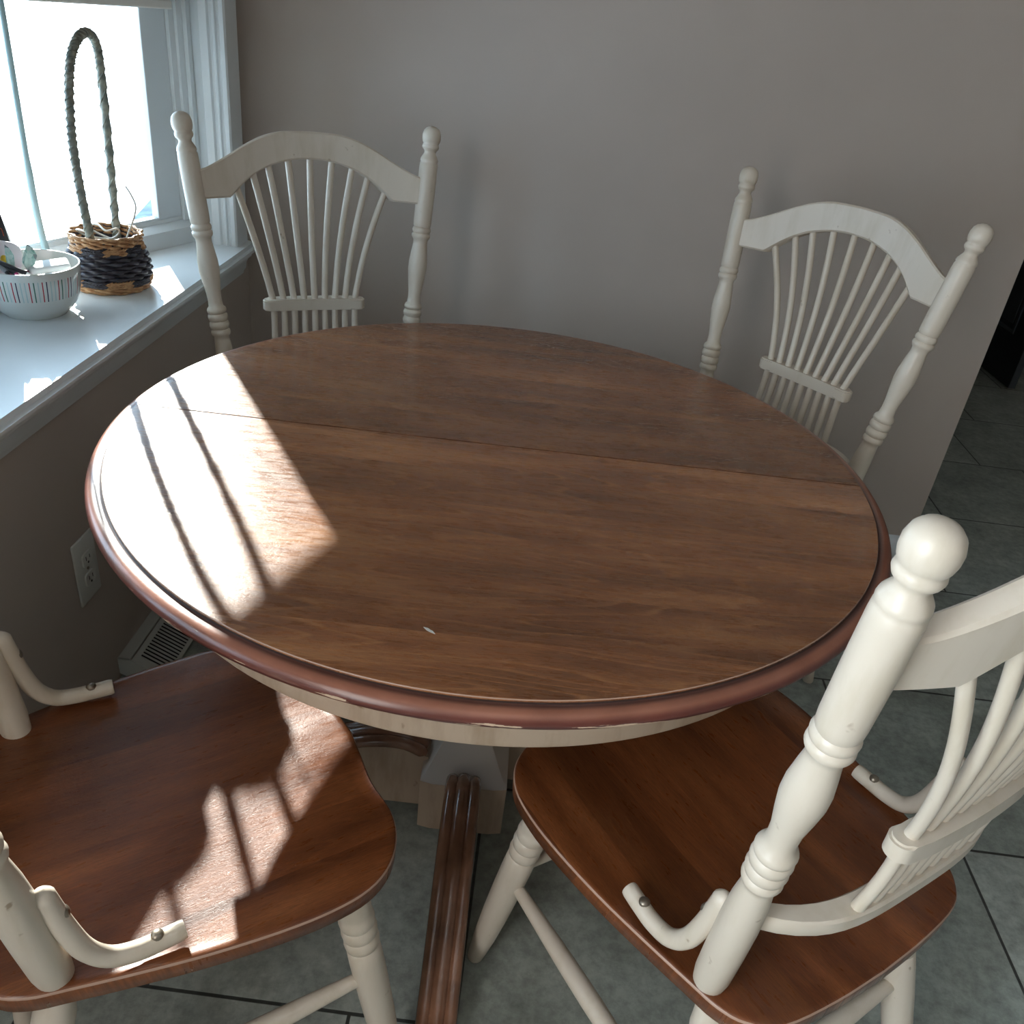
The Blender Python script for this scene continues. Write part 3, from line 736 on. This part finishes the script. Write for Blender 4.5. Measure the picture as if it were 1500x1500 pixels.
def coil(bm, z, thick, amp, ph, jag=.0, n=144, cnt=24):
    r0 = interp(bprof, z); P = []
    for i in range(n):
        a = 2*PI*i/n
        r = r0+amp*math.sin(cnt*a/2+ph)+random.uniform(-jag, jag)
        P.append(Vector((r*math.cos(a), r*math.sin(a), z+.0007*math.sin(cnt*a/2*1.0+ph+1.3)+random.uniform(-jag, jag)*.6)))
    P.append(P[0].copy()); tube(bm, P, thick, 6, caps=False)
def band(name, zs, thick, amp, mat, jag=.0, tw=1):
    bm = bmesh.new()
    for i, z in enumerate(zs): coil(bm, z, thick, amp, PI*i, jag)
    return obj(name, bm, mat, bk, ang=80)
band('base_band', [.003, .007, .011, .015], .0026, .0018, M_nat, .0004)
band('dark_weave', [.034, .0415, .049, .0565, .064, .0715, .079], .0047, .0036, M_nav, .0003)
band('rim_band', [.096, .1005, .105, .109, .1125], .0031, .0030, M_nat, .0010)
# braided patterned rows: alternating natural and dark chevrons
for z0 in (.022, .0865):
    for mi, mat in ((0, M_nat), (1, M_nav)):
        nseg = 10
        for q in range(nseg):
            if q % 2 != mi: continue
            bm = bmesh.new()
            for row in range(3):
                for half in range(7):
                    a = 2*PI*(q+half/7)/nseg; a2 = a+2*PI/nseg*.30; dz = .0042 if row != 1 else -.0042
                    zc = z0+(row-1)*.0042
                    pts = []
                    for t in (0, .5, 1):
                        aa = a+(a2-a)*t; z = zc+dz*(t-.5); r = interp(bprof, z)+.003*math.sin(PI*t)+.001
                        pts.append((r*math.cos(aa), r*math.sin(aa), z))
                    tube(bm, pts, .0019, 5)
            obj('braid_patch', bm, mat, bk, ang=80)
bm = bmesh.new(); lathe(bm, [(0, .004), (.070, .004), (.077, .02), (.078, .045), (.075, .065), (.069, .085), (.066, .10), (.069, .112), (.067, .112), (.063, .10), (.072, .045), (.068, .008), (0, .007)], 48); obj('inner_wall', bm, M_nav, bk)
# handle: tall arch from the near rim to the far rim
hp = [(-.002, -.056, .035), (-.002, -.059, .105), (-.003, -.069, .20), (-.004, -.072, .28), (-.002, -.071, .335), (0, -.062, .395), (0, -.040, .442), (0, -.006, .472), (0, .030, .480), (0, .058, .462), (-.002, .069, .41), (-.004, .066, .25), (-.006, .060, .11), (-.006, .056, .035)]
sp_ = spline(hp, 14); bm = bmesh.new()
rr = [.0078*(1+.10*math.sin(i*1.7))+random.uniform(-.0003, .0003) for i in range(len(sp_))]
tube(bm, sp_, rr, 12)
for ph in (0, PI):
    P = []
    for i, p in enumerate(sp_):
        a = i*.9+ph; nx = Vector((1, 0, 0)); d = (sp_[min(i+1, len(sp_)-1)]-sp_[max(0, i-1)]).normalized(); ny = d.cross(nx).normalized()
        P.append(p+(nx*math.cos(a)+ny*math.sin(a))*.0078)
    tube(bm, P, .0022, 6)
obj('handle', bm, M_hand, bk, ang=80)
M_cord = plain('white_cord', (.66, .66, .62), .45)
bm = bmesh.new()
tube(bm, spline([(.010, -.040, .105), (-.02, -.048, .122), (-.045, -.03, .118), (-.04, .0, .10), (0, .02, .095), (.03, .0, .115), (.035, -.02, .128), (.02, -.035, .125), (-.005, -.02, .132), (-.03, -.01, .122), (-.02, .02, .10), (.02, .03, .09), (.032, .040, .11), (.044, .050, .145), (.046, .052, .165), (.038, .052, .185), (.028, .055, .198)], 8), .0020, 8)
o = obj('power_cord', bm, M_cord); o.location = BA; tag(o, 'loops of thin white cord coiled inside the wicker basket', 'cord')

# contents of the bowl and booklets beside it
BV = Vector((BO[0], BO[1], SZ))
def at(o, loc, rot=(0, 0, 0)): o.location = Vector(loc); o.rotation_euler = rot; return o
M_black = plain('black_cover', (.018, .020, .026), .45); M_orange = plain('orange_ink', (.75, .12, .03), .5)
M_white = plain('white_paper', (.78, .80, .82), .6); M_blue = plain('blue_ink', (.04, .22, .65), .5); M_grey = plain('grey_ink', (.35, .38, .42), .5)
M_pink = plain('pale_pink', (.66, .58, .64), .5); M_yel = plain('yellow', (.75, .50, .05), .5); M_mag = plain('magenta', (.35, .03, .12), .4)
M_pen = plain('pen_black', (.015, .016, .022), .3, coat=.4)
fy = math.atan2(-.889, -.457)      # facing roughly the table side
PR = math.atan2(-.937, -.349)
def panel_pt(y, off): return Vector((-.936+.372*(y-.808)+off, y, SZ))
def strokes(name, paths, r, mat, par):
    for P in paths:
        bm = bmesh.new(); tube(bm, spline(P, 5), r, 6, flat=.25); obj(name, bm, mat, par)
bkt = thing('booklet', 'dark booklet with orange print standing on the sill behind the striped bowl', 'book', panel_pt(.432, .055)); bkt.rotation_euler = (0, math.radians(9), PR)
obj('cover', boxbm((0, -.003, .003), (.17, .003, .235), .001), M_black, bkt, smooth=False)
strokes('letter_print', [[(.020, .0033, .122), (.020, .0033, .137), (.024, .0033, .139), (.028, .0033, .136), (.028, .0033, .123), (.028, .0033, .136), (.032, .0033, .139), (.036, .0033, .136), (.036, .0033, .122)], [(.009, .0033, .122), (.009, .0033, .135), (.013, .0033, .139), (.016, .0033, .138)]], .0014, M_orange, bkt)
strokes('swirl_print', [[(.030, .0033, .158), (.018, .0033, .166), (.008, .0033, .182), (.010, .0033, .196), (.022, .0033, .200), (.036, .0033, .190), (.050, .0033, .176)]], .0045, M_orange, bkt)
bk2 = thing('booklet', 'white pamphlet with a blue block standing just behind the dark booklet', 'book', panel_pt(.452, .046)); bk2.rotation_euler = (0, math.radians(13), PR)
obj('page', boxbm((0, -.001, .003), (.16, .001, .215), .0005), M_white, bk2, smooth=False)
obj('blue_print', boxbm((.004, .0008, .107), (.024, .0016, .121)), M_blue, bk2, smooth=False)
for k in range(3): obj('line_print', boxbm((.003, .0008, .095-.009*k), (.020, .0014, .0962-.009*k)), M_grey, bk2, smooth=False)
for k in range(3): obj('line_print', boxbm((.002, .0008, .130+.010*k), (.024, .0014, .1308+.010*k)), M_grey, bk2, smooth=False)
# rounded pale card
bm = bmesh.new(); pts = []
for k in range(32):
    a = 2*PI*k/32; c, s = math.cos(a), math.sin(a); pts.append((math.copysign(abs(c)**.6, c)*.034, math.copysign(abs(s)**.6, s)*.030))
prism(bm, pts, -.004, .004, 'xz')
o = obj('rounded_card', bm, M_pink); at(o, BV+Vector((-.052, .004, .098)), (math.radians(-12), math.radians(10), math.radians(25))); tag(o, 'pale pink rounded card holder standing in the striped bowl', 'card')
# two folded patterned-foil butterflies
def foil_mat():
    m, nt, b, o = new_mat('patterned_foil'); v = coords(nt)
    n = N(nt, 'ShaderNodeTexVoronoi', Scale=140.); L(nt, v, n.inputs['Vector'])
    r = ramp(nt, [(0, (.04, .22, .16)), (.35, (.30, .55, .52)), (.6, (.62, .78, .76)), (.9, (.10, .12, .16))]); L(nt, n.outputs['Color'], r.inputs[0])
    L(nt, r.outputs[0], b.inputs['Base Color']); b.inputs['Roughness'].default_value = .25; return m
M_foil = foil_mat()
def leaf(w, h, th=.0012):
    bm = bmesh.new(); pts = [(0, 0), (w*.75, h*.30), (w, h*.62), (w*.55, h*.88), (0, h), (-w*.35, h*.7), (-w*.6, h*.35)]
    prism(bm, pts, -th/2, th/2, 'xz'); return bm
for (dx, dy, dz, w_, h_, ry, rz, lab) in ((-.010, -.035, .082, .010, .052, -8, 20, 'left of two patterned green foil wrappers poking up from the bowl'), (.010, -.020, .084, .016, .050, 8, 35, 'right of two patterned green foil wrappers poking up from the bowl')):
    t = thing('foil_wrapper', lab, 'wrapper', BV+Vector((dx, dy, dz))); t.rotation_euler = (math.radians(-8), math.radians(ry), math.radians(rz))
    obj('wing', leaf(w_, h_), M_foil, t, smooth=False)
    b2 = leaf(w_*.9, h_*.8); bmesh.ops.transform(b2, matrix=Matrix.Rotation(math.radians(40), 4, 'Z'), verts=b2.verts); obj('wing', b2, M_foil, t, smooth=False)
    bm = bmesh.new(); box(bm, (-.008, -.003, -.030), (.008, .003, .002), .001); obj('wrapped_body', bm, M_mag, t, smooth=False)
# pens lying across the bowl
def pen(name, p, q, r, mat, lab, tipmat=None):
    t = thing(name, lab, 'pen', p); p = Vector(p); q = Vector(q); d = (q-p); Mx = axisM((0, 0, 0), d); ln = d.length
    bm = bmesh.new(); lathe(bm, [(0, 0), (r*.8, 0), (r, .003), (r, ln*.84), (r*.9, ln*.86)], 12, Mx); obj('barrel', bm, mat, t)
    bm = bmesh.new(); lathe(bm, [(r*.9, ln*.86), (r*.55, ln*.95), (r*.15, ln), (0, ln)], 12, Mx); obj('tip', bm, tipmat or M_white, t)
rim_z = SZ+.0965
def R(dx, dy, dz): return (BO[0]+dx, BO[1]+dy, SZ+dz)
pen('pen', R(-.055, -.045, .112), R(.038, -.048, .085), .0042, M_pen, 'thin black pen lying highest across the striped bowl', M_white)
pen('pen', R(-.066, -.020, .105), R(.020, -.060, .085), .0045, M_pen, 'dark pen resting on the bowl rim below the thin black pen', M_mag)
pen('pen', R(-.072, -.008, .108), R(.002, -.064, .086), .0040, M_grey, 'grey pen in the striped bowl, leftmost of the pens', M_pen)
pen('highlighter', R(-.07, .030, .118), R(-.035, -.01, .082), .0070, M_yel, 'yellow marker at the left inside the striped bowl', M_pen)
pen('crayon', R(.004, -.012, .070), R(.024, -.040, .082), .0045, M_mag, 'short dark red crayon with an orange end in the bowl', M_orange)
bm = bmesh.new(); box(bm, (-.036, -.022, -.006), (.036, .022, .006), .0055, seg=4)
o = obj('soap_bar', bm, M_white); at(o, R(.036, .008, .0905), (math.radians(4), math.radians(-6), math.radians(35))); tag(o, 'smooth white rounded block shining in the sun at the right inside the bowl', 'block')

# ------------------------------------------------------------------ outside
def snow():
    bm = bmesh.new(); n = 70
    V = {}
    for i in range(n+1):
        for j in range(n+1):
            x = -1.5-40*(i/n)**1.8; y = -14+50*j/n
            z = -.43+.018*math.sin(x*.7+y*.4)+.010*math.sin(y*1.1-x*.3)
            V[i, j] = bm.verts.new((x, y, z))
    for i in range(n):
        for j in range(n): bm.faces.new((V[i, j], V[i+1, j], V[i+1, j+1], V[i, j+1]))
    return bm
o = obj('snow_ground', snow(), M_snow, ang=180); o['kind'] = 'structure'
bm = bmesh.new(); cl = [(-2.60, 2.8, .12), (-2.86, 4.0, .15), (-3.0, 4.64, .17), (-3.13, 5.23, .19), (-3.28, 5.88, .20), (-3.45, 6.61, .22), (-3.7, 7.6, .25), (-4.3, 10.0, .3)]  # shadow stripe on the snow, painted as a bluish strip
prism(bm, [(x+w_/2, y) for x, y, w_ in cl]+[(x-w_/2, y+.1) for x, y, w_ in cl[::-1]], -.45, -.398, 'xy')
mp_ = plain('snow_shadow_blue', (.10, .135, .17), .9, noise=.3, scale=12); mp_.node_tree.nodes['Principled BSDF'].inputs['Specular IOR Level'].default_value = 0.
o = obj('painted_snow_shadow', bm, mp_, smooth=False); o['kind'] = 'structure'

# ------------------------------------------------------------------ light, camera
sc = bpy.context.scene
wd = bpy.data.worlds.new('World'); sc.world = wd; wd.use_nodes = True
bg = wd.node_tree.nodes['Background']; bg.inputs[0].default_value = (.62, .81, 1.0, 1); bg.inputs[1].default_value = 2.6
sl = bpy.data.lights.new('sun', 'SUN'); so = bpy.data.objects.new('sun', sl); C.objects.link(so)
sd = Vector((.530, -.848, -.370)); so.rotation_euler = sd.to_track_quat('-Z', 'Y').to_euler(); sl.energy = 7; sl.angle = math.radians(.7); sl.color = (1, .93, .84)
def area(name, loc, size, direction, power, col):
    l = bpy.data.lights.new(name, 'AREA'); l.shape = 'RECTANGLE'; l.size, l.size_y = size; l.energy = power; l.color = col
    o = bpy.data.objects.new(name, l); C.objects.link(o); o.location = loc; o.rotation_euler = Vector(direction).to_track_quat('-Z', 'Y').to_euler(); return o
area('added_fill_light', (WX-.02, (Y2A+Y2B)/2, (Z2A+Z2B)/2), (1.25, 1.4), (1, .15, -.1), 15, (1, .96, .91))  # added fill lamp, set in the made-up window opening

cam = bpy.data.cameras.new('camera'); co = bpy.data.objects.new('camera', cam); C.objects.link(co); sc.camera = co
cx, cy_, cz, yaw, pit, rol, F = 0.04641528, -1.25116276, 1.37595786, -0.01243038, 0.53088317, 0.12092352, 1264.86
f = Vector((math.sin(yaw)*math.cos(pit), math.cos(yaw)*math.cos(pit), -math.sin(pit))); r = Vector((math.cos(yaw), -math.sin(yaw), 0)); u = r.cross(f)
r2 = r*math.cos(rol)+u*math.sin(rol); u2 = -r*math.sin(rol)+u*math.cos(rol)
co.matrix_world = Matrix(((r2.x, u2.x, -f.x, cx), (r2.y, u2.y, -f.y, cy_), (r2.z, u2.z, -f.z, cz), (0, 0, 0, 1)))
cam.sensor_width = 36; cam.lens = 36*F/1500; cam.clip_start = .02
sc.view_settings.view_transform = 'Standard'; sc.view_settings.look = 'None'; sc.view_settings.exposure = 1.42; sc.view_settings.gamma = 1; sc.view_settings.use_curve_mapping = False
